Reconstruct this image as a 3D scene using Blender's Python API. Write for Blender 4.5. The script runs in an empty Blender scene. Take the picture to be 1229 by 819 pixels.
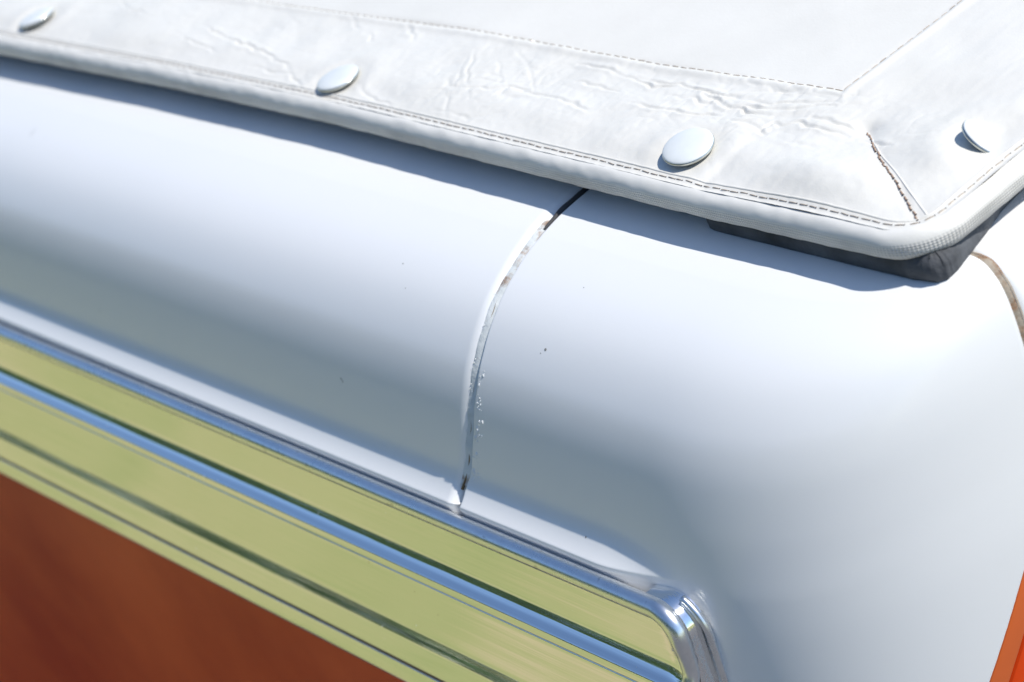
import bpy, math, random
import numpy as np
from mathutils import Matrix, Vector
random.seed(4); RNG = np.random.default_rng(4)
S = bpy.context.scene
COL = S.collection

# ------------------------------------------------------------------ camera
def unit(v):
    v = np.array(v, float); return v / np.linalg.norm(v)
CX = unit([2400, 765, -3000])
_y = unit([4966, -3821, 3000]); CY = unit(_y - CX * (CX @ _y)); CZ = np.cross(CX, CY)
RW = np.array([CX, CY, CZ])                     # camera -> world (right, down, forward)
CAM = np.array([0.5695, -0.3618, 0.3275])
cd = bpy.data.cameras.new('camera'); cam = bpy.data.objects.new('camera', cd); COL.objects.link(cam)
r_, u_, b_ = RW @ [1, 0, 0], RW @ [0, -1, 0], RW @ [0, 0, -1]
m = Matrix.Identity(4)
for i in range(3):
    m[i][0], m[i][1], m[i][2], m[i][3] = r_[i], u_[i], b_[i], CAM[i]
cam.matrix_world = m
cd.sensor_width = 36; cd.lens = 87.88; cd.clip_start = 0.02; cd.clip_end = 3000
cd.dof.use_dof = True; cd.dof.focus_distance = 0.70; cd.dof.aperture_fstop = 17
S.camera = cam

# ------------------------------------------------------------------ light
SUN = unit([0.52, 0.345, 0.785])
elev = math.asin(SUN[2]); az = math.atan2(SUN[0], SUN[1])
S.world = bpy.data.worlds.new('World'); S.world.use_nodes = True
wt = S.world.node_tree; bg = wt.nodes['Background']
sky = wt.nodes.new('ShaderNodeTexSky'); sky.sky_type = 'NISHITA'; sky.sun_disc = False
sky.sun_elevation = elev; sky.sun_rotation = az; sky.air_density = 1.0; sky.dust_density = 0.3; sky.ozone_density = 4.0
wt.links.new(sky.outputs[0], bg.inputs[0]); bg.inputs[1].default_value = 0.15
sd = bpy.data.lights.new('sun', 'SUN'); sd.energy = 4.45; sd.angle = math.radians(0.53); sd.color = (1.0, 0.95, 0.862)
sun = bpy.data.objects.new('sun', sd); COL.objects.link(sun)
sun.rotation_euler = Vector(SUN).to_track_quat('Z', 'Y').to_euler()
S.view_settings.view_transform = 'Standard'; S.view_settings.look = 'None'
S.view_settings.exposure = 0.04; S.view_settings.gamma = 1
S.view_settings.use_curve_mapping = False

# ------------------------------------------------------------------ materials
class NT:
    def __init__(s, name):
        s.m = bpy.data.materials.new(name); s.m.use_nodes = True
        s.t = s.m.node_tree; s.b = s.t.nodes['Principled BSDF']
        s.tc = s.t.nodes.new('ShaderNodeTexCoord')
    def n(s, typ, **kw):
        nd = s.t.nodes.new(typ)
        for k, v in kw.items():
            if k in nd.inputs.keys(): nd.inputs[k].default_value = v
            else: setattr(nd, k, v)
        return nd
    def l(s, a, b): s.t.links.new(a, b)
    def setb(s, **kw):
        for k, v in kw.items(): s.b.inputs[k.replace('_', ' ')].default_value = v
    def mapped(s, scale=(1, 1, 1), rot=(0, 0, 0)):
        mp = s.n('ShaderNodeMapping'); mp.inputs['Scale'].default_value = scale; mp.inputs['Rotation'].default_value = rot
        s.l(s.tc.outputs['Object'], mp.inputs[0]); return mp.outputs[0]
    def noise(s, scale, detail=4, rough=.55, vec=None, dist=0):
        nd = s.n('ShaderNodeTexNoise', Scale=scale, Detail=detail, Roughness=rough, Distortion=dist)
        s.l(vec or s.tc.outputs['Object'], nd.inputs['Vector']); return nd.outputs['Fac']
    def ramp(s, fac, stops):
        r = s.n('ShaderNodeValToRGB'); e = r.color_ramp.elements
        while len(e) < len(stops): e.new(.5)
        for q, (p, c) in zip(e, stops):
            q.position = p; q.color = (*c, 1) if not isinstance(c, (int, float)) else (c, c, c, 1)
        s.l(fac, r.inputs[0]); return r.outputs[0]
    def mix(s, fac, a, b):
        x = s.n('ShaderNodeMix', data_type='RGBA')
        if isinstance(fac, float): x.inputs[0].default_value = fac
        else: s.l(fac, x.inputs[0])
        for i, v in ((6, a), (7, b)):
            if isinstance(v, tuple): x.inputs[i].default_value = (*v, 1)
            else: s.l(v, x.inputs[i])
        return x.outputs[2]
    def bump(s, h, dist, strength=1., prev=None):
        b = s.n('ShaderNodeBump', Strength=strength, Distance=dist); s.l(h, b.inputs['Height'])
        if prev: s.l(prev, b.inputs['Normal'])
        return b.outputs[0]

def mat_white_paint():
    k = NT('aged_white_paint'); k.setb(Roughness=.30, Coat_Weight=.45, Coat_Roughness=.16)
    big = k.ramp(k.noise(6, 3), [(.3, (.83, .845, .85)), (.7, (.86, .865, .865))])
    # sparse dark dirt specks and short scuffs
    vo = k.n('ShaderNodeTexVoronoi', Scale=26.0); vo.inputs['Randomness'].default_value = 1
    k.l(k.mapped((1, 1.5, 1.2), (.3, .4, .8)), vo.inputs['Vector'])
    sp = k.ramp(vo.outputs['Distance'], [(.016, 1.), (.026, 0.)])
    gate = k.ramp(k.noise(14, 2), [(.55, 0.), (.60, 1.)])
    mul = k.n('ShaderNodeMath', operation='MULTIPLY'); k.l(sp, mul.inputs[0]); k.l(gate, mul.inputs[1])
    m2 = k.n('ShaderNodeMath', operation='MULTIPLY'); k.l(mul.outputs[0], m2.inputs[0]); m2.inputs[1].default_value = .55
    c = k.mix(m2.outputs[0], big, (.30, .31, .30))
    k.l(c, k.b.inputs['Base Color'])
    n = k.bump(k.noise(900, 2), .00002, .35)
    n = k.bump(k.noise(14, 1), .0006, .2, n)
    k.l(n, k.b.inputs['Normal'])
    k.l(k.ramp(k.noise(60, 5), [(.3, .28), (.7, .33)]), k.b.inputs['Roughness'])
    return k.m
def mat_vinyl():
    k = NT('white_vinyl'); k.setb(Roughness=.42, Coat_Weight=.12, Coat_Roughness=.3, Specular_IOR_Level=.45)
    c = k.ramp(k.noise(30, 5), [(.3, (.71, .69, .635)), (.65, (.75, .73, .675))])
    st = k.ramp(k.noise(9, 6, .65), [(.52, 0.), (.75, 1.)])
    mm = k.n('ShaderNodeMath', operation='MULTIPLY'); k.l(st, mm.inputs[0]); mm.inputs[1].default_value = .10
    k.l(k.mix(mm.outputs[0], c, (.55, .56, .54)), k.b.inputs['Base Color'])
    vo = k.n('ShaderNodeTexVoronoi', Scale=1500.0, feature='SMOOTH_F1'); k.l(k.tc.outputs['Object'], vo.inputs['Vector'])
    n = k.bump(vo.outputs['Distance'], .00005, .5)
    n = k.bump(k.noise(230, 4), .00014, .6, n)
    k.l(n, k.b.inputs['Normal']); return k.m
def mat_hem():
    k = NT('woven_vinyl_hem'); k.setb(Roughness=.5)
    uv = k.n('ShaderNodeUVMap')
    sep = k.n('ShaderNodeSeparateXYZ'); k.l(uv.outputs[0], sep.inputs[0])
    def sine(out, f):
        a = k.n('ShaderNodeMath', operation='MULTIPLY'); k.l(out, a.inputs[0]); a.inputs[1].default_value = f
        b = k.n('ShaderNodeMath', operation='SINE'); k.l(a.outputs[0], b.inputs[0]); return b.outputs[0]
    p = k.n('ShaderNodeMath', operation='ADD'); k.l(sine(sep.outputs[0], 2 * math.pi / .00085), p.inputs[0])
    k.l(sine(sep.outputs[1], 2 * math.pi / .00075), p.inputs[1])
    # the weave shows on the turned-under lower half only (v = metres round the roll)
    g = k.n('ShaderNodeMapRange'); k.l(sep.outputs[1], g.inputs[0])
    g.inputs[1].default_value = .0048; g.inputs[2].default_value = .0062
    w = k.n('ShaderNodeMath', operation='MULTIPLY'); k.l(p.outputs[0], w.inputs[0]); k.l(g.outputs[0], w.inputs[1])
    n = k.bump(w.outputs[0], .00010, .55)
    n = k.bump(k.noise(260, 4), .00018, .5, n)
    k.l(n, k.b.inputs['Normal'])
    c = k.ramp(k.noise(60, 4), [(.3, (.74, .725, .68)), (.65, (.79, .775, .73))])
    grime = k.ramp(k.noise(45, 5), [(.40, 0.), (.75, .7)])
    gm = k.n('ShaderNodeMath', operation='MULTIPLY'); k.l(grime, gm.inputs[0]); k.l(g.outputs[0], gm.inputs[1])
    wd = k.n('ShaderNodeMapRange'); k.l(w.outputs[0], wd.inputs[0]); wd.inputs[1].default_value = -.1; wd.inputs[2].default_value = -1.6; wd.inputs[4].default_value = .55
    c2 = k.mix(wd.outputs[0], c, (.30, .29, .28))                    # hollows of the weave darkened in colour to stand in for shading
    k.l(k.mix(gm.outputs[0], c2, (.42, .41, .39)), k.b.inputs['Base Color']); return k.m
def mat_simple(name, col, rough=.5, metal=0., bumpd=0., bscale=300, var=.12, coat=0., coatr=.1):
    k = NT(name); k.setb(Roughness=rough, Metallic=metal, Coat_Weight=coat, Coat_Roughness=coatr)
    a = tuple(v * (1 - var) for v in col); b = tuple(min(1, v * (1 + var)) for v in col)
    k.l(k.ramp(k.noise(bscale * .3, 5), [(.3, a), (.7, b)]), k.b.inputs['Base Color'])
    if bumpd: k.l(k.bump(k.noise(bscale, 4), bumpd, .8), k.b.inputs['Normal'])
    return k.m
def mat_chrome():
    k = NT('polished_chrome'); k.setb(Metallic=1., Roughness=.07)
    along = k.mapped((1, 40, 40))
    k.l(k.ramp(k.noise(9, 6, .6, along), [(.25, .035), (.75, .12)]), k.b.inputs['Roughness'])
    # pitting and dust: tiny scattered flecks
    vo = k.n('ShaderNodeTexVoronoi', Scale=230.0); k.l(k.tc.outputs['Object'], vo.inputs['Vector'])
    sp = k.ramp(vo.outputs['Distance'], [(.06, 1.), (.09, 0.)])
    gate = k.ramp(k.noise(70, 3), [(.60, 0.), (.64, 1.)])
    mul = k.n('ShaderNodeMath', operation='MULTIPLY'); k.l(sp, mul.inputs[0]); k.l(gate, mul.inputs[1])
    k.l(k.mix(mul.outputs[0], (.93, .935, .935), (.30, .27, .22)), k.b.inputs['Base Color'])
    s2 = k.n('ShaderNodeMath', operation='SUBTRACT'); s2.inputs[0].default_value = 1.; k.l(mul.outputs[0], s2.inputs[1])
    n = k.bump(k.noise(2.0, 5, .6, along), .0009, .32)
    n = k.bump(k.noise(400, 2), .00002, .25, n)
    k.l(n, k.b.inputs['Normal']); return k.m
def mat_worn_chrome():
    k = NT('worn_chrome_edge'); k.setb(Metallic=1., Roughness=.3)
    k.l(k.ramp(k.noise(40, 5), [(.3, .22), (.7, .36)]), k.b.inputs['Roughness'])
    k.l(k.ramp(k.noise(300, 4), [(.3, (.82, .84, .86)), (.62, (.90, .91, .92)), (.72, (.66, .66, .66))]), k.b.inputs['Base Color'])
    k.l(k.bump(k.noise(350, 3), .00006, .5), k.b.inputs['Normal']); return k.m
def mat_red():
    k = NT('red_paint'); k.setb(Roughness=.32, Coat_Weight=.08, Coat_Roughness=.10, Specular_IOR_Level=.08)
    k.l(k.ramp(k.noise(7, 6, .6), [(.3, (.58, .032, .001)), (.7, (.90, .115, .022))]), k.b.inputs['Base Color'])  # lighter mottles in the red stand in for soft reflections
    n = k.bump(k.noise(14, 3), .0015, .30)
    k.l(n, k.b.inputs['Normal']); return k.m
def mat_sealer():
    k = NT('rusty_seam_sealer'); k.setb(Roughness=.75)
    base = k.ramp(k.noise(160, 5), [(.3, (.58, .62, .62)), (.7, (.76, .79, .79))])
    sx_ = k.n('ShaderNodeSeparateXYZ'); k.l(k.tc.outputs['Object'], sx_.inputs[0])
    q1 = k.n('ShaderNodeMath', operation='SUBTRACT'); k.l(sx_.outputs[2], q1.inputs[0]); q1.inputs[1].default_value = .85 - .031
    q2 = k.n('ShaderNodeMath', operation='ABSOLUTE'); k.l(q1.outputs[0], q2.inputs[0])
    q3 = k.n('ShaderNodeMapRange'); k.l(q2.outputs[0], q3.inputs[0]); q3.inputs[1].default_value = .014; q3.inputs[2].default_value = .026; q3.inputs[3].default_value = -.05; q3.inputs[4].default_value = .10
    q4 = k.n('ShaderNodeMath', operation='ADD'); k.l(k.noise(120, 6, .7), q4.inputs[0]); k.l(q3.outputs[0], q4.inputs[1])
    rust = k.ramp(q4.outputs[0], [(.56, 0.), (.68, .85)])
    rc = k.ramp(k.noise(400, 4), [(.3, (.12, .06, .03)), (.7, (.42, .23, .11))])
    k.l(k.mix(rust, base, rc), k.b.inputs['Base Color'])
    k.l(k.bump(k.noise(500, 5), .0004, .8), k.b.inputs['Normal']); return k.m
def mat_rusty():
    k = NT('rusted_tan_bead'); k.setb(Roughness=.7)
    rust = k.ramp(k.noise(90, 6, .7), [(.50, 0.), (.62, 1.)])
    k.l(k.mix(rust, (.34, .29, .23), (.20, .085, .025)), k.b.inputs['Base Color'])
    k.l(k.bump(k.noise(500, 5), .0006, 1.), k.b.inputs['Normal']); return k.m
def mat_grass():
    k = NT('dry_lawn'); k.setb(Roughness=.9, Specular_IOR_Level=.1)
    a = k.ramp(k.noise(1.3, 8, .65), [(.38, (.27, .35, .11)), (.50, (.44, .43, .185)), (.60, (.60, .50, .29))])
    b = k.ramp(k.noise(30, 6, .7), [(.3, (.26, .30, .10)), (.7, (.50, .50, .24))])
    k.l(k.mix(.3, a, b), k.b.inputs['Base Color'])
    k.l(k.bump(k.noise(60, 6, .7), .03, .5), k.b.inputs['Normal']); return k.m
def mat_leaf(): return mat_simple('tree_leaves', (.055, .115, .03), .6, 0, 0, 3, .5)

WHITE, VINYL, HEM, CHROME, RED = mat_white_paint(), mat_vinyl(), mat_hem(), mat_chrome(), mat_red()
WORN = mat_worn_chrome()
GROOVE_BROWN = mat_simple('groove_brown', (.22, .15, .07), .8, 0, 0, 300, .4)  # brown for the joint crack and for the painted dark of the slot
BOUNCE_GREY = mat_simple('grey_bounce_blocker', (.13, .13, .135), .9, 0, .002, 200, .25)  # colour of the added ground sheet beside the car
SUNLIT_RED = mat_simple('sunlit_red_paint', (.72, .14, .025), .3, 0, 0, 40, .15, .3, .1)  # brighter orange copy of the red, sunlight put into its colour
SEAL, RUSTY, GRASS, LEAF = mat_sealer(), mat_rusty(), mat_grass(), mat_leaf()
RUBBER = mat_simple('weathered_rubber', (.07, .075, .085), .75, 0, .0008, 260, .6)
THREAD = mat_simple('grimy_thread', (.47, .40, .33), .8, 0, 0, 800, .35)
RUSTTHREAD = mat_simple('rusty_thread', (.42, .29, .21), .85, 0, 0, 900, .5)
HOLE = mat_simple('needle_hole', (.06, .04, .03), .95, 0, 0, 500, .4)  # near-black brown disc that draws the needle hole
SNAPW = mat_simple('white_enamel', (.70, .73, .735), .38, 0, .00004, 500, .03, .15, .2)
SNAPM = mat_simple('worn_nickel_rim', (.50, .52, .50), .28, 1., .00005, 700, .25)
FLAKE = mat_simple('chipped_white_paint', (.78, .80, .80), .35, 0, .0002, 900, .06)
DARK = mat_simple('gap_shade', (.05, .05, .055), .7, 0, 0, 60, .2)  # near-black colour standing in for the shade inside the gaps
SPLATM = mat_simple('dried_dirt_fleck', (.30, .30, .28), .8, 0, 0, 700, .3)

# ------------------------------------------------------------------ mesh helpers
def mesh_obj(name, V, F, mats, parent=None, smooth=True, uv=None, midx=None, **props):
    me = bpy.data.meshes.new(name)
    V = np.asarray(V, float).reshape(-1, 3)
    if isinstance(F, np.ndarray) and F.ndim == 2:
        nf, k = F.shape
        me.vertices.add(len(V)); me.vertices.foreach_set('co', V.ravel())
        me.loops.add(nf * k); me.loops.foreach_set('vertex_index', F.ravel().astype(np.int32))
        me.polygons.add(nf); me.polygons.foreach_set('loop_start', np.arange(0, nf * k, k, dtype=np.int32))
        me.update(calc_edges=True)
    else:
        me.from_pydata([tuple(v) for v in V], [], [tuple(int(i) for i in f) for f in F])
    if smooth: me.polygons.foreach_set('use_smooth', [True] * len(me.polygons))
    mats = mats if isinstance(mats, (list, tuple)) else [mats]
    for q in mats: me.materials.append(q)
    if midx is not None: me.polygons.foreach_set('material_index', midx)
    if uv is not None:
        L = me.uv_layers.new(name='UVMap')
        idx = np.zeros(len(me.loops), np.int32); me.loops.foreach_get('vertex_index', idx)
        L.data.foreach_set('uv', np.asarray(uv, np.float32)[idx].ravel())
    me.validate()
    o = bpy.data.objects.new(name, me); COL.objects.link(o)
    if parent: o.parent = parent
    for a, v in props.items(): o[a] = v
    return o
def grid_faces(r, c, flip=False):
    i = np.arange(r - 1)[:, None] * c + np.arange(c - 1)[None, :]
    q = np.stack([i, i + 1, i + c + 1, i + c], -1).reshape(-1, 4)
    return q[:, ::-1].copy() if flip else q
def grid_obj(name, P, mat, parent=None, flip=False, **kw):
    return mesh_obj(name, P.reshape(-1, 3), grid_faces(P.shape[0], P.shape[1], flip), mat, parent, **kw)
def empty(name, loc, label, cat):
    o = bpy.data.objects.new(name, None); COL.objects.link(o); o.location = loc; o.empty_display_size = .05
    o['label'] = label; o['category'] = cat; return o
def vnoise(x, y, scale, seed=0):
    """smooth value noise, numpy"""
    r = np.random.default_rng(seed); T = r.random((256, 256)) * 2 - 1
    X, Yv = np.asarray(x) / scale + 500.3, np.asarray(y) / scale + 500.7
    xi, yi = np.floor(X).astype(int), np.floor(Yv).astype(int); fx, fy = X - xi, Yv - yi
    fx, fy = fx * fx * (3 - 2 * fx), fy * fy * (3 - 2 * fy)
    g = lambda a, b: T[a % 256, b % 256]
    return (g(xi, yi) * (1 - fx) + g(xi + 1, yi) * fx) * (1 - fy) + (g(xi, yi + 1) * (1 - fx) + g(xi + 1, yi + 1) * fx) * fy
def sstep(a, b, x):
    t = np.clip((np.asarray(x, float) - a) / (b - a), 0, 1); return t * t * (3 - 2 * t)
def tube(name, path, rad, mat, parent, nseg=16, closed_ends=True, squash=None, **kw):
    path = np.asarray(path, float); n = len(path)
    rad = np.broadcast_to(rad, n)
    T = np.gradient(path, axis=0); T /= np.linalg.norm(T, axis=1)[:, None]
    up = np.array([0., 0., 1.]) if abs(T[0, 2]) < .9 and kw.get('upz', True) else np.array([0., 1., 0.])
    kw.pop('upz', None)
    up = kw.pop('up', up); up = np.asarray(up, float)
    A = np.cross(T, up); A /= np.linalg.norm(A, axis=1)[:, None]; B = np.cross(A, T)
    th = np.linspace(0, 2 * np.pi, nseg, endpoint=False)
    P = path[:, None, :] + rad[:, None, None] * (np.cos(th)[None, :, None] * A[:, None, :] + np.sin(th)[None, :, None] * B[:, None, :])
    V = P.reshape(-1, 3); F = []
    for i in range(n - 1):
        for j in range(nseg):
            a, b = i * nseg + j, i * nseg + (j + 1) % nseg
            F.append((a, b, b + nseg, a + nseg))
    F = F + [tuple(range(nseg))[::-1], tuple((n - 1) * nseg + j for j in range(nseg))]
    return mesh_obj(name, V, F, mat, parent, **kw)

# ------------------------------------------------------------------ ground, trees
def ground():
    n = 61; g = np.sinh(np.linspace(-6, 6, n)) / math.sinh(6) * 900
    X, Y = np.meshgrid(g, g); Z = np.full_like(X, -.85)
    grid_obj('lawn', np.stack([X, Y, Z], -1), GRASS, kind='structure')
ground()
def bounce_blocker():  # unseen grey ground added to cut the green bounce onto the body
    V = [(-9 + .25 * i, -.47 + .02 * math.sin(i * 1.3), -.838) for i in range(34)]
    V += [(-.52 + .03 * math.sin(i * .9) + .35 * (i / 16) ** 2, -.60 - .6 * i, -.838) for i in range(17)] + [(7, -10.3, -.838), (7, 3.4, -.838), (-9, 3.4, -.838)]
    mesh_obj('bounce_blocker', V, [tuple(range(len(V)))], BOUNCE_GREY, smooth=False, kind='structure')
bounce_blocker()
def wood():
    V = []; F = []
    N = 42000
    x = RNG.uniform(-75, 25, N); y = -17 + RNG.normal(0, 1.6, N)
    top = 7.6 + 1.9 * vnoise(x, x * 0, 4.5, 3) + 1.0 * vnoise(x, x * 0, 1.7, 5)
    z = -.85 + top * RNG.random(N) ** .7
    c = np.stack([x, y, z], -1)
    a = RNG.normal(size=(N, 3)); a /= np.linalg.norm(a, axis=1)[:, None]
    b = np.cross(a, RNG.normal(size=(N, 3))); b /= np.linalg.norm(b, axis=1)[:, None]
    s = RNG.uniform(.12, .34, N)[:, None]
    V = np.stack([c + a * s, c + b * s * .7, c - a * s, c - b * s * .7], 1).reshape(-1, 3)
    mesh_obj('tree_line', V, np.arange(N * 4).reshape(-1, 4), LEAF, smooth=False, kind='stuff',
             label='dark green line of trees far across the lawn', category='trees')
wood()

# ------------------------------------------------------------------ car body
car = empty('vintage_car', (0, -.3, -.85), 'old white and red car body with chrome side moulding and rusty panel gap', 'car')
car_inv = Vector((0, .3, .85))
XC, YC = .082, .012
NS = 2 / 2.45                                          # the corner is a superellipse: no sudden change of curvature
TAB = np.array([  # z, y beside the moulding, y beyond it, x of the rear face   (mm)
    (.35, 9, 9, 137), (.1, 0, 0, 145.5), (-.75, -12, -12, 149.8), (-2.5, -22, -22, 152.3), (-5, -31, -31, 154.2), (-8.4, -40, -40, 155.6), (-13.7, -48.8, -48.8, 156.7),
    (-21.9, -57, -57, 157.2), (-28.6, -61.5, -61.5, 157.2), (-35.2, -65, -65, 157), (-46.1, -69.3, -69.3, 156.3), (-52.4, -71.4, -71.4, 155.8), (-58.6, -73.3, -73.3, 155.4),
    (-62.5, -74.4, -74.4, 155.1), (-66, -79, -75.3, 154.8), (-78, -79, -77.8, 153.9), (-100, -79, -80.6, 151), (-125, -79, -82, 147.5),
    (-150, -79, -82, 143), (-170, -79, -81, 139), (-200, -78, -79, 131), (-300, -72, -72, 100), (-450, -62, -62, 70), (-640, -62, -62, 50)], float) / 1000
def catmull(T, n=24):
    out = []; P = np.vstack([2 * T[0] - T[1], T, 2 * T[-1] - T[-2]])
    for i in range(1, len(P) - 2):
        p0, p1, p2, p3 = P[i - 1:i + 3]
        # centripetal
        t0 = 0; t1 = t0 + np.linalg.norm((p1 - p0)[:3]) ** .5; t2 = t1 + np.linalg.norm((p2 - p1)[:3]) ** .5; t3 = t2 + np.linalg.norm((p3 - p2)[:3]) ** .5
        for t in np.linspace(t1, t2, n, endpoint=False):
            A1 = (t1 - t) / (t1 - t0) * p0 + (t - t0) / (t1 - t0) * p1; A2 = (t2 - t) / (t2 - t1) * p1 + (t - t1) / (t2 - t1) * p2
            A3 = (t3 - t) / (t3 - t2) * p2 + (t - t2) / (t3 - t2) * p3
            B1 = (t2 - t) / (t2 - t0) * A1 + (t - t0) / (t2 - t0) * A2; B2 = (t3 - t) / (t3 - t1) * A2 + (t - t1) / (t3 - t1) * A3
            out.append((t2 - t) / (t2 - t1) * B1 + (t - t1) / (t2 - t1) * B2)
    out.append(P[-2]); return np.array(out)
CT = catmull(TAB, 24)
for c_ in (1, 2, 3):                                   # ease the curvature so no facet lines show in the gloss
    kern = np.array([1, 2, 3, 4, 3, 2, 1.]) / 16
    CT[3:-3, c_] = np.convolve(CT[:, c_], kern, 'valid')
for c_ in (2, 3):                                      # B and rear curves: wide smoothing
    for _ in range(400):
        d_ = CT[:, c_].copy(); u_z = CT[:, 0]
        q_ = d_[1:-1] + .5 * ((d_[2:] * (u_z[1:-1] - u_z[:-2]) + d_[:-2] * (u_z[2:] - u_z[1:-1])) / (u_z[2:] - u_z[:-2] + 1e-15) - d_[1:-1])
        CT[1:-1, c_] = np.where(u_z[1:-1] < -.002, q_, d_[1:-1])
_z = CT[:, 0]
_fl = np.clip((-.0510 - _z) / .0106, 0, 1) ** 2.7 * .0052
_back = sstep(-.0616, -.0650, _z)
CT[:, 1] = (CT[:, 2] - _fl) * (1 - _back) - .079 * _back
SL = np.concatenate([[0], np.cumsum(np.hypot(np.diff(CT[:, 1]) * .9, np.diff(CT[:, 0])))])
def tab(s): return [np.interp(s, SL, CT[:, j]) for j in range(4)]
def s_of_z(z): return float(np.interp(-z, -CT[:, 0], SL))
def surf(col, s):
    """col = ('x', x) | ('p', phi) | ('y', y); s array -> points"""
    z, ya, yb, xr = tab(s); k, v = col
    if k == 'y': return np.stack([xr, np.full_like(s, v), z], -1)
    x = np.full_like(s, v) if k == 'x' else XC + (xr - XC) * math.sin(v) ** NS
    w = sstep(.062, .099, x)
    y = ya * (1 - w) + yb * w
    if k == 'p': y = YC - (YC - y) * max(0., math.cos(v)) ** NS
    return np.stack([x, y, z], -1)
def zb(y):                                             # lower border of the white paint
    y = np.asarray(y, float)
    return np.where(y < YC, -.0765 + 1.55 * y, np.minimum(-.0579 + .9 * (y - YC), -.03))
def s_border(col, off=0.):
    s = np.linspace(s_of_z(-.02), SL[-1], 3000); P = surf(col, s)
    if col[0] == 'x' and col[1] < .2: return s_of_z(-.1425) + off
    lim = np.maximum(zb(P[:, 1]), -.30) if col[0] == 'x' else np.maximum(zb(P[:, 1]), -.30)
    i = np.argmax(P[:, 2] < lim); q = s[i]
    if col[0] == 'p': e = float(sstep(.02, .30, col[1])); q = q * e + s_of_z(-.1425) * (1 - e)
    return q + off
def normals(P):
    du = np.gradient(P, axis=1); dv = np.gradient(P, axis=0)
    N = np.cross(dv, du); N /= np.linalg.norm(N, axis=2)[:, :, None] + 1e-12
    c = np.array([-.3, .5, -.3]); flip = np.sign(np.sum(N * (P - c), 2).mean()); return N * flip
def panel(name, cols, s0, s1, nrow, mat, dipc=None, dipr=None, pw=1., **kw):
    t = np.linspace(0, 1, nrow) ** pw
    P = np.stack([surf(c, s0(c) + (s1(c) - s0(c)) * t) for c in cols], 1)
    N = normals(P)
    d = np.zeros(P.shape[:2])
    if dipc is not None: d = np.maximum(d, np.asarray(dipc)[None, :] if np.ndim(dipc) == 1 else dipc)
    if dipr is not None: d = np.maximum(d, dipr(t)[:, None])
    P = P - N * d[:, :, None]
    if kw.pop('warp', None) is not None: pass
    o = grid_obj(name, P + np.array(car_inv), mat, car, **kw); return o, P
def graded(a, b, n, p=2.5):                            # dense at b
    return a + (b - a) * (1 - (1 - np.linspace(0, 1, n)) ** p)

def edge_dip(dist, r, depth):
    """rolled edge: dist >= 0 from the cut; radius r, then a wall of given depth"""
    q = np.clip(1 - dist / r, 0, 1); return r * .85 * (1 - np.sqrt(1 - q ** 2 * .98)) + np.where(dist <= 0, depth, 0)
TOP = 0.0
GAPW = .0007
def gapx(z):                                           # gap centre wanders a little as it goes down
    z = np.asarray(z); return .0005 * vnoise(z, z * 0, .011, 8) + .0003 * vnoise(z, z * 0, .004, 9)
def bow(z):                                            # the joint is not cut square: it leans and bows toward the rear
    return np.interp(-np.asarray(z), [-1, 0, .002, .006, .012, .020, .030, .040, .050, .0585, .07], [0, 0, .0012, .0036, .0052, .0058, .0054, .0040, .0018, -.0008, -.0008])
# --- the long side panel (left of the gap)
xs = np.concatenate([graded(-4.0, -.012, 150, 4), -.012 + .012 * (1 - (1 - np.linspace(0, 1, 34)[1:]) ** 1.3) - GAPW * np.linspace(0, 1, 34)[1:]])
xs = np.concatenate([xs, [xs[-1], xs[-1]]]); ed = xs[-1] - xs
dip = edge_dip(np.clip(ed, 0, 1), .0048, 0); dip[-2:] = (dip[-3] + .001, .007)
def wander(P, amt):
    return P
def side_like(name, cols, dip, side, mat, s0, s1, nrow, **kw):
    sA = s_of_z(-.070)
    P = np.stack([surf(c, np.concatenate([np.linspace(0, sA, nrow), sA + (s1(c) - sA) * np.linspace(0, 1, 70)[1:]])) for c in cols], 1); N = normals(P)
    N[:, -3:] = N[:, -4:-3] if side < 0 else N[:, -3:]
    if side > 0: N[:, :3] = N[:, 3:4]
    P = P - N * dip[None, :, None]
    fall = np.exp(-np.abs(P[:, :, 0]) / .006)
    P[:, :, 0] += gapx(P[:, :, 2]) * fall + bow(P[:, :, 2]) * np.exp(-np.abs(P[:, :, 0]) / .035)
    P[:, :, 0] += side * .0005 * sstep(-.004, -.0005, P[:, :, 2]) * fall
    # the joint opens a touch at the very bottom
    if side < 0: P[:, :, 0] -= .0012 * sstep(-.055, -.062, P[:, :, 2]) * fall
    else:
        P[:, :, 0] += (.0007 * sstep(-.006, -.001, P[:, :, 2])) * fall
    return grid_obj(name, P + np.array(car_inv), mat, car, **kw), P
side_like('side_panel', [('x', v) for v in xs], dip, -1, WHITE, lambda c: 0., lambda c: s_of_z(-.085), 300,
          label='long white side panel left of the rusty joint')
# --- corner panel (between the two gaps)
xa = .0125 - graded(0, .0125 - GAPW, 34, 1.3)[::-1]; xa = GAPW + (xa - xa[0]) * 1.0
ca = [GAPW, GAPW] + list(xa) + list(np.linspace(xa[-1], .0819, 90)[1:])
phs = np.concatenate([np.linspace(0, .12, 30), np.linspace(.12, 1.35, 120)[1:], graded(1.35, math.pi / 2 - .003, 60, 2)[1:]])
cols = [('x', v) for v in ca] + [('p', v) for v in phs[1:]]
ph_end = phs[-1]
dist = np.array([v - GAPW if k == 'x' else .2 for k, v in cols]); dipL = edge_dip(np.clip(dist, 0, 1), .0010, 0); dipL[:2] = (.006, .0015)
dr = np.array([(max(0., math.cos(v)) ** NS - math.cos(ph_end) ** NS) * .07 if k == 'p' else .2 for k, v in cols]); dipR = edge_dip(np.clip(dr, 0, 1), .0028, 0); dipR[-1] = .004
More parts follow.
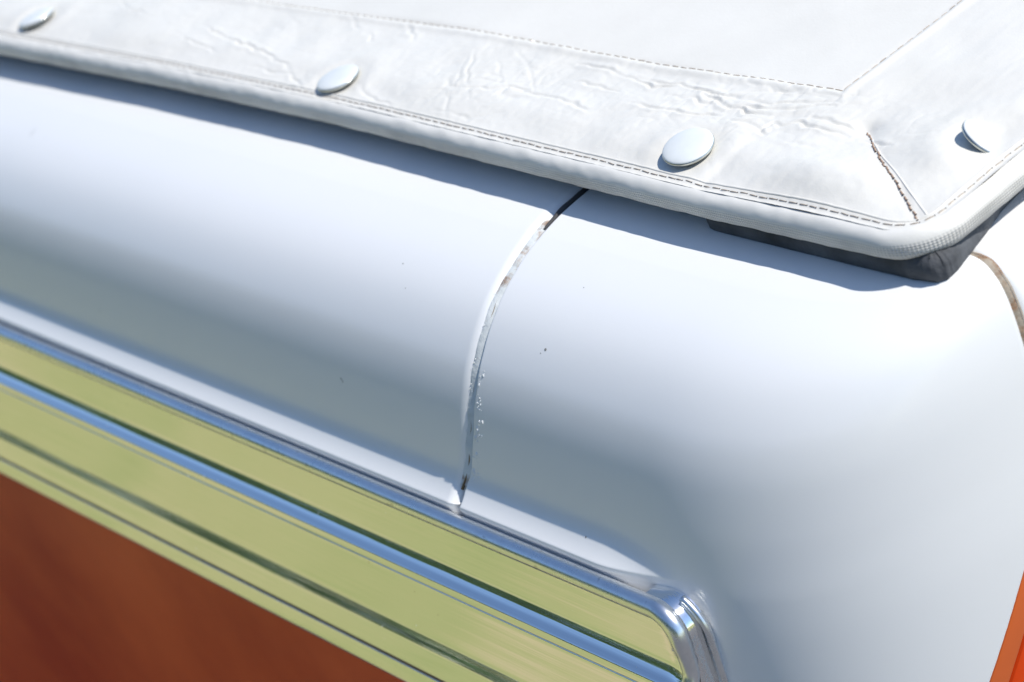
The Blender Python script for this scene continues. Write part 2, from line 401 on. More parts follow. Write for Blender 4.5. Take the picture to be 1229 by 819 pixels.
side_like('corner_panel', cols, np.maximum(dipL, dipR), 1, WHITE, lambda c: 0., lambda c: s_of_z(-.165) if c[0] == 'x' else s_border(c), 300,
          label='white rounded corner panel right of the rusty joint')
# --- rear panel beyond the second gap
ys = np.concatenate([[YC + .0006, YC + .0006], YC + .0006 + np.linspace(0, 1, 60)[1:] ** 2 * .08, np.linspace(YC + .085, 1.5, 40)])
dy = edge_dip(ys - ys[0], .0028, 0); dy[0] = .006
panel('rear_panel', [('y', v) for v in ys], lambda c: 0., lambda c: s_border(c), 120, WHITE, dipc=dy, label='white rear panel past the tan beaded gap')
# --- red lower strip, dark reveal and lower body
def red_cols():
    a = [('x', v) for v in np.concatenate([graded(-4.0, -.02, 60, 3), np.linspace(-.02, .0819, 24)[1:]])]
    b = [('p', v) for v in np.linspace(0.02, math.pi / 2, 80)]
    return a + b + [('y', v) for v in YC + .001 + np.linspace(0, 1, 40) ** 2 * 1.48]
RC = red_cols()
def cut(c, off): return s_border(c, off)
def rdip(t): return np.where(t < 1e-6, .004, 0) + np.where(t > 1 - 1e-6, .004, 0) + .0006 * (np.exp(-t / .05) + np.exp(-(1 - t) / .05))
panel('upper_strip', RC, lambda c: cut(c, .0006), lambda c: cut(c, .0110 if c[0] == 'x' else .0160), 24, SUNLIT_RED, dipr=rdip, label='narrow red strip under the chrome and white paint')
panel('reveal_groove', RC, lambda c: cut(c, .0106 if c[0] == 'x' else .0155), lambda c: cut(c, .0150 if c[0] == 'x' else .0215), 4, DARK, dipc=np.full(len(RC), .0026))
panel('lower_body', RC, lambda c: cut(c, .0190 if c[0] != 'x' else .0113), lambda c: SL[-1], 160, RED, pw=1.6,
      dipr=lambda t: np.where(t < 1e-6, .004, 0) + .0008 * np.exp(-t / .006), label='glossy red lower body in shade below the chrome')
# --- deck under the cover and far closing surfaces
def deck():
    top = [surf(('x', -4.0), np.array([0.]))[0]] + [surf(c, np.array([0.]))[0] for c in [('x', .0)] + [('p', v) for v in np.linspace(0, math.pi / 2, 20)]] + [surf(('y', 1.5), np.array([0.]))[0]]
    V = [Vector(p) + car_inv - Vector((0, 0, .0012)) for p in top] + [Vector((-4.0, 1.5, 0)) + car_inv]
    mesh_obj('deck', V, [tuple(range(len(V)))], WHITE, car, smooth=False)
deck()
# --- sealer in the joint
def joint(name, kind, mat, depth, z1):
    s = np.linspace(0.0, s_of_z(z1), 160); w = np.linspace(-1, 1, 7)
    P = np.zeros((160, 7, 3))
    for j, q in enumerate(w):
        if kind == 'x':
            pp = surf(('x', -.0020 + q * .0024), s); pp[:, 0] += gapx(pp[:, 2]) + bow(pp[:, 2])
        elif kind == 'b':
            pp = surf(('x', q * .006), s); pp[:, 0] += bow(pp[:, 2])
        else: pp = surf(('y', YC + .0001 + q * .0022), s)
        P[:, j] = pp
    N = normals(P)
    d = depth + .0002 * vnoise(P[:, :, 2], P[:, :, 0], .0035, 12) - (.0004 if kind == 'x' else .0009) * (1 - w ** 2)[None, :]
    if kind == 'x': d += .0060 * sstep(-.014, -.006, P[:, :, 1])     # open and dark near the cover
    P = P - N * d[:, :, None]
    grid_obj(name, P + np.array(car_inv), mat, car)
joint('seam_sealer', 'x', SEAL, .0010, -.0575)
joint('seam_backing', 'b', DARK, .0048, -.0610)  # dark sheet painted in for the shade of the open cavity
joint('gap_bead', 'y', RUSTY, .0010, -.09)
def crack():
    z = np.linspace(-.0035, -.0585, 120); s = np.array([s_of_z(q) for q in z])
    p = surf(('x', -.0012), s); p[:, 0] += gapx(p[:, 2]) + bow(p[:, 2]) + .00012 * vnoise(z, z * 0, .0016, 77)
    T = np.gradient(p, axis=0); N = np.stack([0 * z, T[:, 2], -T[:, 1]], -1); N /= np.linalg.norm(N, axis=1)[:, None]; N *= np.sign(-N[:, 1:2])
    rad = np.clip(.00022 + .00022 * vnoise(z, z * 0, .007, 78), .00004, 1) * (1 + .8 * sstep(-.045, -.058, z))
    tube('crack', p - N * .00095 + np.array(car_inv), rad, GROOVE_BROWN, car, 6, up=(1, 0, 0))
crack()
def gap_dark_fill():  # near-black tube stands in for the shade down in the open gap
    y = np.linspace(.0085, -.0165, 40); s = np.interp(-y, -CT[:, 2], SL)
    p = surf(('x', 0.), s); p[:, 0] += gapx(p[:, 2]) + bow(p[:, 2])
    rad = .00125 - .0008 * sstep(-.006, -.0165, y) + .00012 * vnoise(y, y * 0, .002, 90)
    tube('gap_dark_fill', p - np.array([0, 0, .0011]) + np.array(car_inv), rad, DARK, car, 10, up=(0, 0, 1))
gap_dark_fill()
def flakes():
    V, F = [], []
    def flake(c, n, r):
        c = np.array(c) + np.array([float(bow(c[2])), 0, 0])
        a = unit(np.cross(n, [0.3, .2, 1])); b = np.cross(n, a); k = random.randint(5, 7); i0 = len(V)
        hs = r * .35
        for i in range(k):
            t = i * 2 * math.pi / k; rr = r * random.uniform(.5, 1.1); V.append(c + (a * math.cos(t) * .7 + b * math.sin(t) * 1.2) * rr - n * .0001)
        V.append(c + n * hs)
        for i in range(k): F.append((i0 + i, i0 + (i + 1) % k, i0 + k))
    for q in range(60):
        z = -.020 - .036 * random.random() ** .8
        s = np.array([s_of_z(z)]); x = .0016 + abs(random.gauss(0, .0018)); p = surf(('x', x), s)[0]
        n = unit([0.05, -.75, .6]); flake(p + n * .00005, n, random.choice([.00025, .0004, .0006, .0009]))
    for q in range(30):
        z = -.003 - .05 * random.random(); s = np.array([s_of_z(z)]); x = -.0024 - abs(random.gauss(0, .0012)); p = surf(('x', x), s)[0]
        n = unit([0.2, -.7, .6]); flake(p - n * .0005, n, random.choice([.00015, .0003]))
    V2 = [Vector(v) + car_inv for v in V]
    for _ in range(0): pass
    mesh_obj('paint_chips', V2, F, FLAKE, car, smooth=False, kind='stuff')
flakes()

def scuffs():
    V, F = [], []
    def locate(px, py):                                 # place on the paint where this mark sits
        best = None
        for x in np.linspace(-.45, .0815, 700):
            P = surf(('x', x), np.linspace(0, s_of_z(-.058), 160)); q = (P - CAM) @ RW; uv = q[:, :2] / q[:, 2:3] * 3000 + [614.5, 409.5]
            d = np.hypot(uv[:, 0] - px, uv[:, 1] - py); i = d.argmin()
            if best is None or d[i] < best[0]: best = (d[i], P[i], P[min(i + 1, 159)] - P[max(i - 1, 0)])
        return best[1], unit(best[2])
    for px, py, L, W, ang in ((409, 456, .0011, .00022, .6), (412, 459, .0005, .0002, 2.0), (655, 421, .0007, .00045, .2), (649, 424, .0003, .0002, .2), (40, 158, .0024, .00018, 1.5), (484, 318, .0004, .00025, 0), (486, 347, .0003, .0002, 1), (698, 655, .0004, .0003, .5), (700, 345, .0003, .0002, .3), (120, 372, .0004, .0002, .4)):
        c, t = locate(px, py); n = unit(np.cross([1, 0, 0], t)); n = n * np.sign(n[2]); a = np.array([1., 0, 0]) * math.cos(ang) + t * math.sin(ang); b = np.cross(n, a); i0 = len(V)
        for k in range(9):
            th = k * 2 * math.pi / 9; V.append(c + n * .00006 + a * math.cos(th) * L * random.uniform(.6, 1.1) + b * math.sin(th) * W * random.uniform(.6, 1.2))
        V.append(c + n * .00010)
        for k in range(9): F.append((i0 + k, i0 + (k + 1) % 9, i0 + 9))
    mesh_obj('scuffs', [Vector(v) + car_inv for v in V], F, SPLATM, car, smooth=False, kind='stuff')
scuffs()

# ------------------------------------------------------------------ chrome moulding
prof = np.array([  # y, z (mm)
    (-79, -68.4), (-82.0, -68.8), (-82.4, -69.4), (-82.5, -71), (-82.8, -76), (-83.1, -81), (-83.4, -84.6), (-83.6, -85.8), (-84.2, -86.8), (-84.9, -87.8), (-86.0, -88.9), (-87.9, -90.2),
    (-88.2, -90.7), (-88.5, -93.2), (-88.1, -93.6), (-88.6, -94.1), (-88.8, -99), (-89.3, -106), (-89.7, -112), (-90.0, -117.4), (-90.5, -118.3), (-91.15, -119.4), (-91.9, -120.6), (-92.4, -121.5),
    (-93.2, -127.5), (-93.8, -131.6), (-93.6, -131.9), (-92.0, -132.1), (-92.0, -133.2), (-93.7, -133.4), (-94.0, -133.8), (-94.5, -138), (-94.8, -141.2), (-94.4, -142.6), (-92, -143.6), (-78, -144.8)], float) / 1000
def refine(P, n=6):
    out = []
    for i in range(len(P) - 1):
        d = P[i + 1] - P[i]; L = np.linalg.norm(d)
        k = n
        for t in range(k): out.append(P[i] + d * t / k)
    out.append(P[-1]); out = np.array(out)
    kern = np.array([1, 2, 3, 2, 1.]) / 9
    sm = out.copy()
    for c in (0, 1): sm[2:-2, c] = np.convolve(out[:, c], kern, 'valid')
    return sm
def trim():
    root_part = None
    pr = refine(prof)
    X = np.concatenate([graded(-4.0, .06, 60, 3), np.linspace(.06, .0973, 50)[1:]])
    P = np.zeros((len(pr), len(X), 3))
    for j, x in enumerate(X):
        y = pr[:, 0] - .0013 * np.clip((x - .0875) / .0098, 0, 1) ** 2      # the face coves up into the end lip
        P[:, j] = np.stack([np.full(len(pr), x), y, pr[:, 1]], -1)
    o = grid_obj('chrome_moulding', P + np.array(car_inv), CHROME, car, label='wide grooved chrome side moulding')
    zz = np.array([p[1] for p in prof[3:-2]])[::-1]; yy = np.array([p[0] for p in prof[3:-2]])[::-1]
    yy = np.convolve(np.pad(yy, 2, 'edge'), np.ones(5) / 5, 'valid')
    yof = lambda z: float(np.interp(z, zz, yy))
    # rolled lip: along the top, round the corner and down the end, riding on the face
    zt, xe, rc, r = -.0662, .0978, .0075, .0030
    path = [(x, -.0822, zt) for x in np.concatenate([graded(-4.0, .05, 24, 3), np.linspace(.05, xe - rc, 12)[1:]])]
    path += [(xe - rc + rc * math.sin(a), -.0822 - .0006 * a, zt - rc + rc * math.cos(a)) for a in np.linspace(0, math.pi / 2, 18)[1:]]
    z0 = zt - rc
    path += [(xe, -.0831 * (1 - t) + (yof(z) - .0002) * t, z) for z, t in [(z, float(sstep(z0, z0 - .012, z))) for z in np.linspace(z0, -.1435, 40)[1:]]]
    rr = np.array([r] * len(path)); rr[-39:] = r - (r - .0019) * np.linspace(0, 1, 39) ** .5
    tube('rolled_lip', np.array(path) + np.array(car_inv), rr, WORN, o, 24, up=(0, 1, 0))
    tube('slot_shade_line', np.array([(x, -.0930, -.13265) for x in np.linspace(-4, .097, 60)]) + np.array(car_inv), 0.00090, GROOVE_BROWN, o, 8)  # brown strip painted into the slot in place of its shade
    # end wall standing between the lip and the paint
    rc2 = .0105; x2 = .1002; zt2 = -.0640
    outl = [(.085, zt2)] + [(x2 - rc2 + rc2 * math.sin(a), zt2 - rc2 + rc2 * math.cos(a)) for a in np.linspace(0, math.pi / 2, 16)] + [(x2, z) for z in np.linspace(zt2 - rc2, -.1435, 12)[1:]]
    G = np.zeros((6, len(outl), 3))
    for i, t in enumerate(np.linspace(0, 1, 6)):
        for j, (x, z) in enumerate(outl):
            yt = min(-.0815, yof(min(z, -.071)) + .0012); G[i, j] = (x + .0012 * t ** 2, yt * (1 - t) + -.0700 * t, z)
    grid_obj('end_wall', G + np.array(car_inv), CHROME, o)
    # thin bead where the end wall meets the paint
    xb, rb, zb_ = .1024, .0125, -.0632
    pb = [(xb - rb + rb * math.sin(a), -.0768, zb_ - rb + rb * math.cos(a)) for a in np.linspace(.5, math.pi / 2, 16)] + [(xb, -.0768 - .003 * t, zb_ - rb - .069 * t) for t in np.linspace(0, 1, 12)[1:]]
    tube('end_bead', np.array(pb) + np.array(car_inv), .0011, WORN, o, 12, up=(0, 1, 0))
trim()
def dust():  # dust flecks in white, their colour standing in for tiny glints
    V, F = [], []
    for q in range(60):
        x = -.38 * random.random() ** 1.4 + .09; i = random.randint(3, len(prof) - 6); t = random.random()
        y, z = prof[i] * (1 - t) + prof[i + 1] * t; r = random.choice([.00012, .00018, .00018, .0003]); i0 = len(V); n = 6
        for k in range(n):
            a = k * 2 * math.pi / n; V.append((x + r * math.cos(a) * random.uniform(.6, 1.2), y + .0001, z + r * 1.3 * math.sin(a)))
        V.append((x, y - r * .6, z + r * .2))
        for k in range(n): F.append((i0 + k, i0 + (k + 1) % n, i0 + n))
    mesh_obj('glint_specks', [Vector(v) + car_inv for v in V], F, FLAKE, car, smooth=False, kind='stuff')
dust()

# ------------------------------------------------------------------ rubber seal under the cover
def seal():
    pts = [(-.0, .004)]
    path = [(.058, .0010), (.061, -.0026), (.09, -.0030), (.12, -.0032), (.138, -.0030), (.1450, -.0018), (.1472, .0010), (.1472, .005), (.1458, .012), (.1435, .022), (.141, .030), (.1395, .04), (.138, .2)]
    P = np.array(path); Q = []
    for i in range(len(P) - 1):
        for t in np.linspace(0, 1, 14, endpoint=False): Q.append(P[i] * (1 - t) + P[i + 1] * t)
    Q.append(P[-1]); Q = np.array(Q)
    for _ in range(4): Q[1:-1] = (Q[:-2] + Q[1:-1] * 2 + Q[2:]) / 4
    T = np.gradient(Q, axis=0); T /= np.linalg.norm(T, axis=1)[:, None]; O = np.stack([T[:, 1], -T[:, 0]], -1)   # outward
    sec = [(-.012, .0002), (-.004, -.0004), (-.001, -.0008), (0, .0006), (.0002, .0036), (-.0010, .0058), (-.0024, .0070), (-.006, .0078), (-.012, .0078)]
    G = np.zeros((len(sec), len(Q), 3))
    for i, (o, z) in enumerate(sec):
        nz = .0002 * vnoise(np.arange(len(Q)), np.full(len(Q), i * 1.), 2.2, 20)
        lift = -.0010 * sstep(.143, .150, Q[:, 0]) * (z < .003)
        G[i, :, 0] = Q[:, 0] + O[:, 0] * (o + nz); G[i, :, 1] = Q[:, 1] + O[:, 1] * (o + nz); G[i, :, 2] = z + nz + lift
    grid_obj('rubber_seal', G + np.array(car_inv), RUBBER, car, label='weathered dark rubber seal peeking out below the cover corner')
seal()

# ------------------------------------------------------------------ vinyl cover
cover = empty('vinyl_cover', (.0033, .2983, .0135), 'white vinyl cover with snap studs and stitched corner, fastened over the car deck', 'cover')
ci = np.array([0, -.3, -.012])
YE_X = [-.9, -.369, -.2385, -.129, -.0565, .007, .063, .111, .3]; YE_Y = [-.004, -.0020, .0015, .0024, .0012, .0001, -.0009, -.0004, -.0004]
def yedge(x): return np.interp(x, YE_X, YE_Y)
XE = .1412; RC_ = .014; ZT = .0122
def yseam(x): return np.interp(x, [-.9, -.302, -.233, -.111, -.007, .065], [.040, .0455, .0489, .0518, .0514, .0526])
XS = .0662
def onz(px, py, z):
    r = RW @ np.array([px - 614.5, py - 409.5, 3000.]); t = (z - CAM[2]) / r[2]; return (CAM + r * t)[:2]
CREASES = [  # creases followed along the leather, as (x, y) pixel readings of the photo turned into places on the vinyl
    ([(560, 70), (545, 105), (535, 128), (528, 150)], .25), ([(572, 62), (560, 90), (562, 120)], .35), ([(600, 66), (598, 90), (606, 118)], .2), ([(618, 60), (632, 80), (640, 108), (655, 122)], .4),
    ([(535, 104), (570, 108), (610, 106), (640, 112), (672, 120), (708, 134)], .9), ([(566, 96), (600, 101), (634, 100)], .5), ([(690, 78), (720, 82), (750, 90)], 1.0), ([(735, 88), (760, 96), (780, 104), (812, 108)], 1.0),
    ([(760, 92), (800, 100), (845, 112), (868, 118), (905, 120)], 1.2), ([(755, 126), (790, 132), (820, 138), (862, 140)], 1.2), ([(842, 116), (866, 126), (895, 138), (918, 142)], 1.5), ([(870, 128), (900, 130), (930, 136), (965, 130), (1000, 132)], 1.0),
    ([(905, 160), (925, 150), (960, 150), (985, 156), (1012, 162)], 1.0), ([(872, 146), (900, 154), (918, 162)], 1.2), ([(880, 118), (925, 128), (960, 124), (1005, 128)], .8), ([(975, 142), (1010, 150), (1030, 158)], .8),
    ([(1030, 166), (1050, 170), (1066, 178)], .7), ([(240, 30), (262, 44), (292, 54), (330, 70), (352, 84)], .9), ([(205, 38), (240, 55), (272, 66)], .5), ([(298, 78), (330, 84), (350, 86), (362, 104)], .7), ([(430, 102), (448, 116), (470, 124)], .5),
    ([(422, 22), (430, 36)], .5), ([(440, 40), (448, 50)], .4), ([(486, 32), (498, 50)], .7), ([(515, 48), (560, 42), (590, 48)], .3), ([(690, 100), (720, 104), (745, 110)], .7), ([(660, 118), (690, 128), (712, 132)], .8),
    ([(145, 2), (160, 14), (180, 20)], .5), ([(520, 130), (560, 140), (600, 134)], .35), ([(940, 168), (955, 176), (980, 180)], .4), ([(800, 118), (830, 120), (850, 128)], .9), ([(895, 100), (930, 110), (985, 112)], .6)]
SNAPS = [(-.3524, .0111), (-.1363, .0125), (.0429, .0122), (.1275, .0430)]
DART = [np.array(p) for p in ((.0882, .0382), (.1027, .0274), (.1248, .0130), (.1345, .0068))]
def dpoly(X, Y, pts):
    best = np.full(X.shape, 9.); tt = np.zeros(X.shape); n = len(pts) - 1
    for i in range(n):
        a, b = np.array(pts[i]), np.array(pts[i + 1]); d = b - a; L = d @ d
        t = np.clip(((X - a[0]) * d[0] + (Y - a[1]) * d[1]) / L, 0, 1)
        q = np.hypot(X - a[0] - t * d[0], Y - a[1] - t * d[1]); m_ = q < best
        best = np.where(m_, q, best); tt = np.where(m_, (i + t) / n, tt)
    return best, tt
def height(X, Y):
    ye = yedge(X); d1 = Y - ye; d2 = XE - X
    d = np.minimum(d1, d2)
    H = np.full(X.shape, ZT)
    H += .0016 * sstep(.0015, .018, d)                                       # the band swells in from the hem
    H -= .0003 * np.exp(-((d - .0012) / .0011) ** 2)                          # valley under the hem stitching
    ins = np.minimum(Y - yseam(X), XS - X)
    H += .0004 * sstep(-.002, .0, -ins) * 1.0 - .0006 * np.exp(-(ins / .0011) ** 2) + .0006 * np.exp(-((ins + .0028) / .0018) ** 2)
    band = sstep(.002, -.002, ins)
    H += band * (.0007 * vnoise(X, Y, .034, 2) + .0004 * vnoise(X, Y, .013, 3)) * sstep(.002, .012, d)
    H += (1 - band) * (.0012 * vnoise(X, Y, .09, 4) + .002 * sstep(0, .12, ins))
    # corner bulge left of the dart and the pulled valley along it
    H += .0030 * np.exp(-(((X - .098) / .020) ** 2 + ((Y - .0125) / .009) ** 2))
    H += .0016 * np.exp(-(((X - .118) / .016) ** 2 + ((Y - .032) / .012) ** 2))
    dd, tt = dpoly(X, Y, DART); H -= (.0003 * np.exp(-(dd / .0016) ** 2) + .0008 * np.exp(-(dd / .006) ** 2)) * sstep(-.1, .25, tt + .1)
    H -= .0012 * np.exp(-(((X - .0882) / .004) ** 2 + ((Y - .0382) / .003) ** 2))
    for i, (sx, sy) in enumerate(SNAPS):
        r = np.hypot(X - sx, Y - sy); H += -.0011 * np.exp(-(r / .0075) ** 2) + .0006 * np.exp(-((r - .014) / .005) ** 2) * sstep(.002, .010, d)
    H += -.0008 * np.exp(-(((X - .0585) / .003) ** 2 + ((Y - .010) / .010) ** 2))  # dent right of the third stud
    jx = X + .0011 * vnoise(X, Y, .0042, 30); jy = Y + .0011 * vnoise(X, Y, .0042, 31)
    for pl, a in CREASES:
        pts = [onz(px, py, .0138) for px, py in pl]
        q = np.array(pts); lo, hi = q.min(0) - .006, q.max(0) + .006
        ms = (X > lo[0]) & (X < hi[0]) & (Y > lo[1]) & (Y < hi[1])
        if not ms.any(): continue
        dd, tt = dpoly(jx[ms], jy[ms], pts); e = np.clip(np.sin(np.pi * np.clip(tt, .03, .97)), 0, 1) ** .5
        H[ms] += 1.5 * a * e * (.45 + .55 * sstep(-.4, .5, vnoise(X[ms], Y[ms], .006, 70))) * (-.00042 * np.exp(-(dd / .00055) ** 2) + .00020 * np.exp(-((dd - .0013) / .0011) ** 2))
    # fine wrinkle net, strongest between the middle studs and round the corner
    wx = X + .004 * vnoise(X, Y, .009, 60); wy = Y + .004 * vnoise(X, Y, .009, 61)
    rid = (1 - np.abs(vnoise(wx * .38, wy, .0042, 62))) ** 7 + .6 * (1 - np.abs(vnoise(wx * .5, wy * 1.1, .0023, 63))) ** 7
    rid2 = (1 - np.abs(vnoise(wx * 1.0, wy * .5, .0060, 64))) ** 8
    zone = np.exp(-((X - .045) / .055) ** 2) * np.exp(-((Y - .040) / .016) ** 2) + .8 * np.exp(-((X + .055) / .045) ** 2) * np.exp(-((Y - .028) / .018) ** 2) + .25 * np.exp(-((X + .20) / .05) ** 2)
    zone = zone * (.45 + .55 * sstep(-.3, .5, vnoise(X, Y, .016, 66)))
    H -= band * sstep(.003, .008, d) * zone * (.00040 * rid + .00024 * rid2)
    H += band * .00006 * vnoise(X, Y, .0021, 40) + band * .00010 * np.abs(vnoise(X, Y, .006, 41))
    return H
def cover_sheet():
    gx = np.concatenate([np.linspace(-.95, -.40, 60), np.linspace(-.397, -.16, 240), np.linspace(-.1595, XE, 640)])
    v = np.concatenate([np.linspace(0, .0515, 110), .0515 + np.linspace(0, 1, 130)[1:] ** 1.6 * .55])
    ka = int(np.argmin(abs(gx - XS))); gx[ka] = XS; kv = 109
    A, Bv = np.meshgrid(gx, v)
    X = A.copy(); ye = yedge(A); ysm = yseam(np.minimum(A, XS))
    Y = np.where(Bv < .0515, ye + Bv / .0515 * (ysm - ye), ysm + (Bv - .0515))
    # round the outer corner
    cx, cy = XE - RC_, yedge(XE) + RC_
    m_ = (X > cx) & (Y < cy); a = (X[m_] - cx) / RC_; b = (cy - Y[m_]) / RC_
    X[m_] = cx + RC_ * a * np.sqrt(1 - b * b / 2); Y[m_] = cy - RC_ * b * np.sqrt(1 - a * a / 2)
    Zh = height(X, Y)
    dq = np.where(m_, RC_ - np.hypot(X - cx, Y - cy), 1.)     # the rolled corner keeps its own hem valley
    P = np.stack([X, Y, Zh], -1) + ci
    inner_r = kv; c = len(gx); Fa = grid_faces(len(v), c)
    r_i = Fa[:, 0] // c; c_i = Fa[:, 0] % c; inn = (r_i >= inner_r) & (c_i < ka)
    for nm, ms, lab in (('edge_band', ~inn, 'creased white vinyl band along the cover edge'), ('top_panel', inn, 'smooth white centre panel of the cover')):
        f = Fa[ms]; u, inv = np.unique(f, return_inverse=True)
        mesh_obj(nm, P.reshape(-1, 3)[u], inv.reshape(-1, 4), VINYL, cover, label=lab)
cover_sheet()
def hem_path(off=0., n=900):
    L = [(x, yedge(x) + off) for x in np.concatenate([np.linspace(-.95, -.4, 40), np.linspace(-.398, XE - RC_, 420)])]
    cx, cy = XE - RC_, yedge(XE) + RC_; R_ = RC_ - off
    L += [(cx + R_ * math.sin(a), cy - R_ * math.cos(a)) for a in np.linspace(0, math.pi / 2, 40)[1:]]
    L += [(XE - off, y) for y in np.linspace(cy, .60, 300)[1:]]
    return np.array(L)
def hem():
    H = hem_path(.0004); n = len(H); z = np.full(n, .0082)
    s = np.concatenate([[0], np.cumsum(np.linalg.norm(np.diff(H, axis=0), axis=1))])
    T = np.gradient(H, axis=0); T /= np.linalg.norm(T, axis=1)[:, None]; O = np.stack([T[:, 1], -T[:, 0]], -1)
    th = np.linspace(math.radians(88), math.radians(-150), 30); P = np.zeros((30, n, 3)); UV = np.zeros((30, n, 2))
    for i, t in enumerate(th):
        rr = .0042 + .00010 * vnoise(s, np.full(n, i * .002), .012, 50) + .00012 * vnoise(s, np.full(n, i * .001), .004, 51)
        if t < math.radians(-8): rr = rr + .00025 * math.sin(min(1, (math.radians(-8) - t) / .25) * math.pi / 2)       # turned-under ply steps out slightly
        o = rr * math.cos(t) * .98; P[i] = np.stack([H[:, 0] + O[:, 0] * o, H[:, 1] + O[:, 1] * o, z + rr * math.sin(t)], -1)
        UV[i] = np.stack([s, np.full(n, (th[0] - t) * .0043)], -1)
    h = grid_obj('hem', P + ci, HEM, cover, uv=UV.reshape(-1, 2), label='rolled woven hem of the cover'); return h
HEMO = hem()
# stitches: one capsule of thread with its needle hole, copied along the seams
def stitch_mesh(name, L, r, thread, hole=True):
    V, F, mi = [], [], []
    n = 6; xs_ = [-L / 2, -L * .42, 0, L * .42, L / 2]; rs = [.25, .9, 1, .9, .25]; zs = [-.6, .2, .55, .2, -.6]
    for x, q, z in zip(xs_, rs, zs):
        for i in range(n):
            a = i * 2 * math.pi / n; V.append((x, math.cos(a) * r * q, z * r + math.sin(a) * r * q))
    for k in range(4):
        for i in range(n): F.append((k * n + i, k * n + (i + 1) % n, (k + 1) * n + (i + 1) % n, (k + 1) * n + i)); mi.append(0)
    if hole:
        b = len(V); m_ = 8; V.append((L * .60, 0, r * .55))
        for i in range(m_):
            a = i * 2 * math.pi / m_; V.append((L * .60 + math.cos(a) * r * 1.7, math.sin(a) * r * 1.5, r * .10))
        for i in range(m_): F.append((b, b + 1 + i, b + 1 + (i + 1) % m_)); mi.append(1)
    me = bpy.data.meshes.new(name); me.from_pydata(V, [], F); me.materials.append(thread); me.materials.append(HOLE)
    me.polygons.foreach_set('material_index', mi); me.polygons.foreach_set('use_smooth', [True] * len(F)); return me
def hz(x, y): return float(height(np.array([[x]]), np.array([[y]]))[0, 0])
def run_stitches(me, pts, pitch, parent, lift, jit=.00008, zf=None, off=(0, 0), maxn=300, sx=1.):
    pts = np.array(pts, float); s = np.concatenate([[0], np.cumsum(np.linalg.norm(np.diff(pts, axis=0), axis=1))])
    k = 0; q = pitch / 2
    Q = []
    while q < s[-1] and k < maxn:
        Q.append(q); q += pitch * (1 + random.uniform(-.06, .06)); k += 1
    Q = np.array(Q); X = np.interp(Q, s, pts[:, 0]); Y = np.interp(Q, s, pts[:, 1]); X2 = np.interp(Q + .001, s, pts[:, 0]); Y2 = np.interp(Q + .001, s, pts[:, 1])
    T = np.stack([X2 - X, Y2 - Y], -1); T[-1] = T[-2]
    Z = height(X[None], Y[None])[0] if zf is None else zf(X, Y)
    for x, y, z, t in zip(X, Y, Z, T):
        o = bpy.data.objects.new('stitch', me); COL.objects.link(o); o.parent = parent
        o.location = Vector((x + random.gauss(0, jit), y + random.gauss(0, jit), z + lift)) + Vector(ci)
        o.rotation_euler = (0, 0, math.atan2(t[1], t[0]) + random.gauss(0, .05)); o.scale = (sx * random.uniform(.9, 1.08), 1, 1)
HS = stitch_mesh('hem_stitch', .0026, .00015, THREAD)
hp = hem_path(.0020); hp = hp[(hp[:, 0] > -.40) & (hp[:, 1] < .075)]
run_stitches(HS, hp, .0038, HEMO, .00012)
# thin welt cords beside the hem stitching (edges of the doubled vinyl)
hp2 = hem_path(.0036); hp2 = hp2[hp2[:, 1] < .2]
def ridge(name, pts, r, mat, parent, lift):
    P = np.array(pts); Z = height(P[None, :, 0], P[None, :, 1])[0]
    tube(name, np.column_stack([P, Z + lift]) + ci, r, mat, parent, 8)
ridge('ply_edge', hp2[hp2[:, 0] > -.9], .00042, VINYL, HEMO, -.00008)
TS = stitch_mesh('seam_stitch', .0030, .00013, THREAD, False)
TOPS = [(x, float(yseam(x)) - .0002) for x in np.linspace(-.32, XS, 200)]
run_stitches(TS, TOPS, .0039, cover, .00010)
run_stitches(TS, [(XS + .0002, y) for y in np.linspace(float(yseam(XS)), .125, 80)], .0039, cover, .00010)
DS = stitch_mesh('dart_stitch', .0021, .00026, RUSTTHREAD)
dart_pts = np.array(DART)
run_stitches(DS, dart_pts, .0027, cover, .00015, jit=.0002)
nrm = np.array([.55, .83]); off2 = np.array([DART[0] + nrm * .0001, DART[1] + nrm * .0006, DART[2] + nrm * .0020, DART[3] + nrm * .0026])
ridge('dart_fold', [off2[0] * (1 - t) + off2[1] * t for t in np.linspace(0, 1, 12)] + [off2[1] * (1 - t) + off2[2] * t for t in np.linspace(0.05, 1, 20)] + [off2[2] * (1 - t) + off2[3] * t for t in np.linspace(.1, 1, 8)], .00034, VINYL, cover, -.00012)
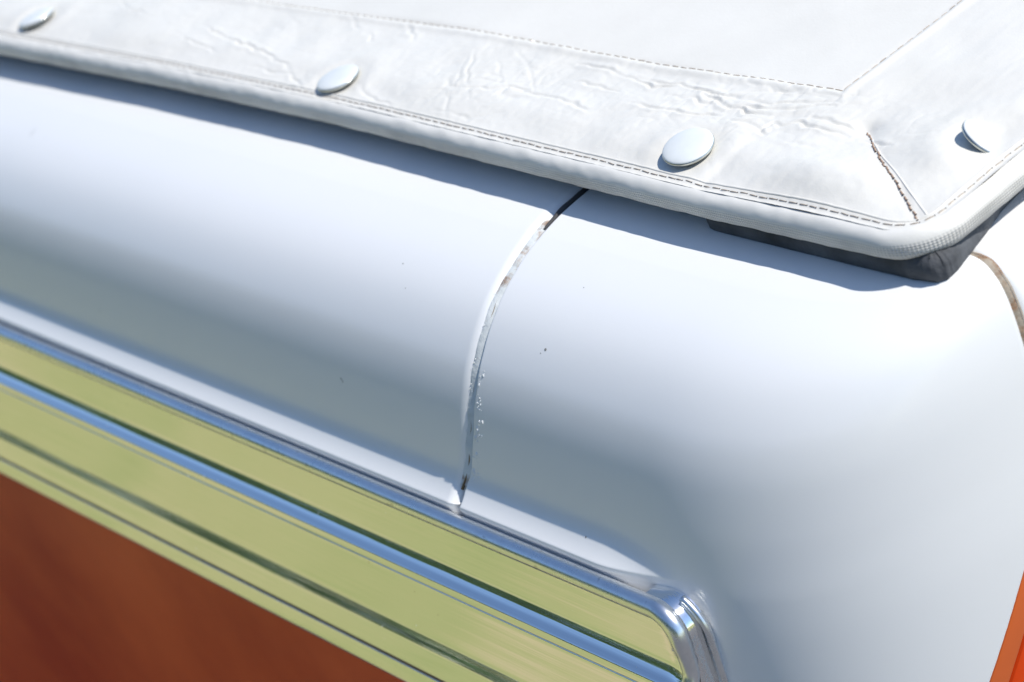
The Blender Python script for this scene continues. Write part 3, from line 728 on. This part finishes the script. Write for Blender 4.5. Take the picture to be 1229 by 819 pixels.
# rust stain grime around the upper end of the dart
# ------------------------------------------------------------------ snap studs
def snap_meshes():
    def lathe(name, prof, n, mats, mfun):
        V, F, mi = [], [], []
        for r, z in prof:
            for i in range(n):
                a = i * 2 * math.pi / n; V.append((r * math.cos(a), r * math.sin(a), z))
        for k in range(len(prof) - 1):
            for i in range(n): F.append((k * n + i, k * n + (i + 1) % n, (k + 1) * n + (i + 1) % n, (k + 1) * n + i)); mi.append(0)
        F.append(tuple((len(prof) - 1) * n + i for i in range(n))); mi.append(0)
        me = bpy.data.meshes.new(name); me.from_pydata(V, [], F); me.materials.append(mats); me.polygons.foreach_set('use_smooth', [True] * len(F)); return me
    R0 = .0077
    dome = [(R0 * 1.0, .00125), (R0 * 1.0, .0014)] + [(R0 * math.cos(a), .0014 + .00135 * math.sin(a)) for a in np.linspace(.15, math.pi / 2 - .03, 16)]
    rimp = [(R0 * .80, .0001), (R0 * .93, .0001), (R0 * 1.005, .00045), (R0 * 1.02, .0009), (R0 * 1.01, .0013), (R0 * .97, .0015)]
    post = [(.0032, -.0026), (.0032, .0004)]
    return lathe('snap_cap', dome, 48, SNAPW, None), lathe('snap_rim', rimp, 48, SNAPM, None), lathe('snap_post', post, 20, SNAPM, None)
CAPM, RIMM, POSTM = snap_meshes()
SN4 = RW @ unit([.42, -.73, -.55])
tilts = [(-.10, -.02, 0.0003), (-.02, -.05, .0004), (.10, -.14, .0010), tuple((SN4[:2] / SN4[2])) + (-.0013,)]
labs = ['white snap stud at the left end of the hem', 'white snap stud midway along the hem', 'white snap stud nearest the corner on the long edge', 'tilted white snap stud beside the short edge']
for (sx, sy), (nx, ny, up_), lb in zip(SNAPS, tilts, labs):
    z = hz(sx, sy) + up_ + .0009
    nv = Vector((nx, ny, 1)).normalized(); q = nv.to_track_quat('Z', 'Y').to_euler()
    c = bpy.data.objects.new('snap_cap', CAPM); COL.objects.link(c); c.parent = cover
    c.location = Vector((sx, sy, z)) + Vector(ci); c.rotation_euler = q; c['label'] = lb
    for nm, me in (('rim', RIMM), ('post', POSTM)):
        k = bpy.data.objects.new(nm, me); COL.objects.link(k); k.parent = c
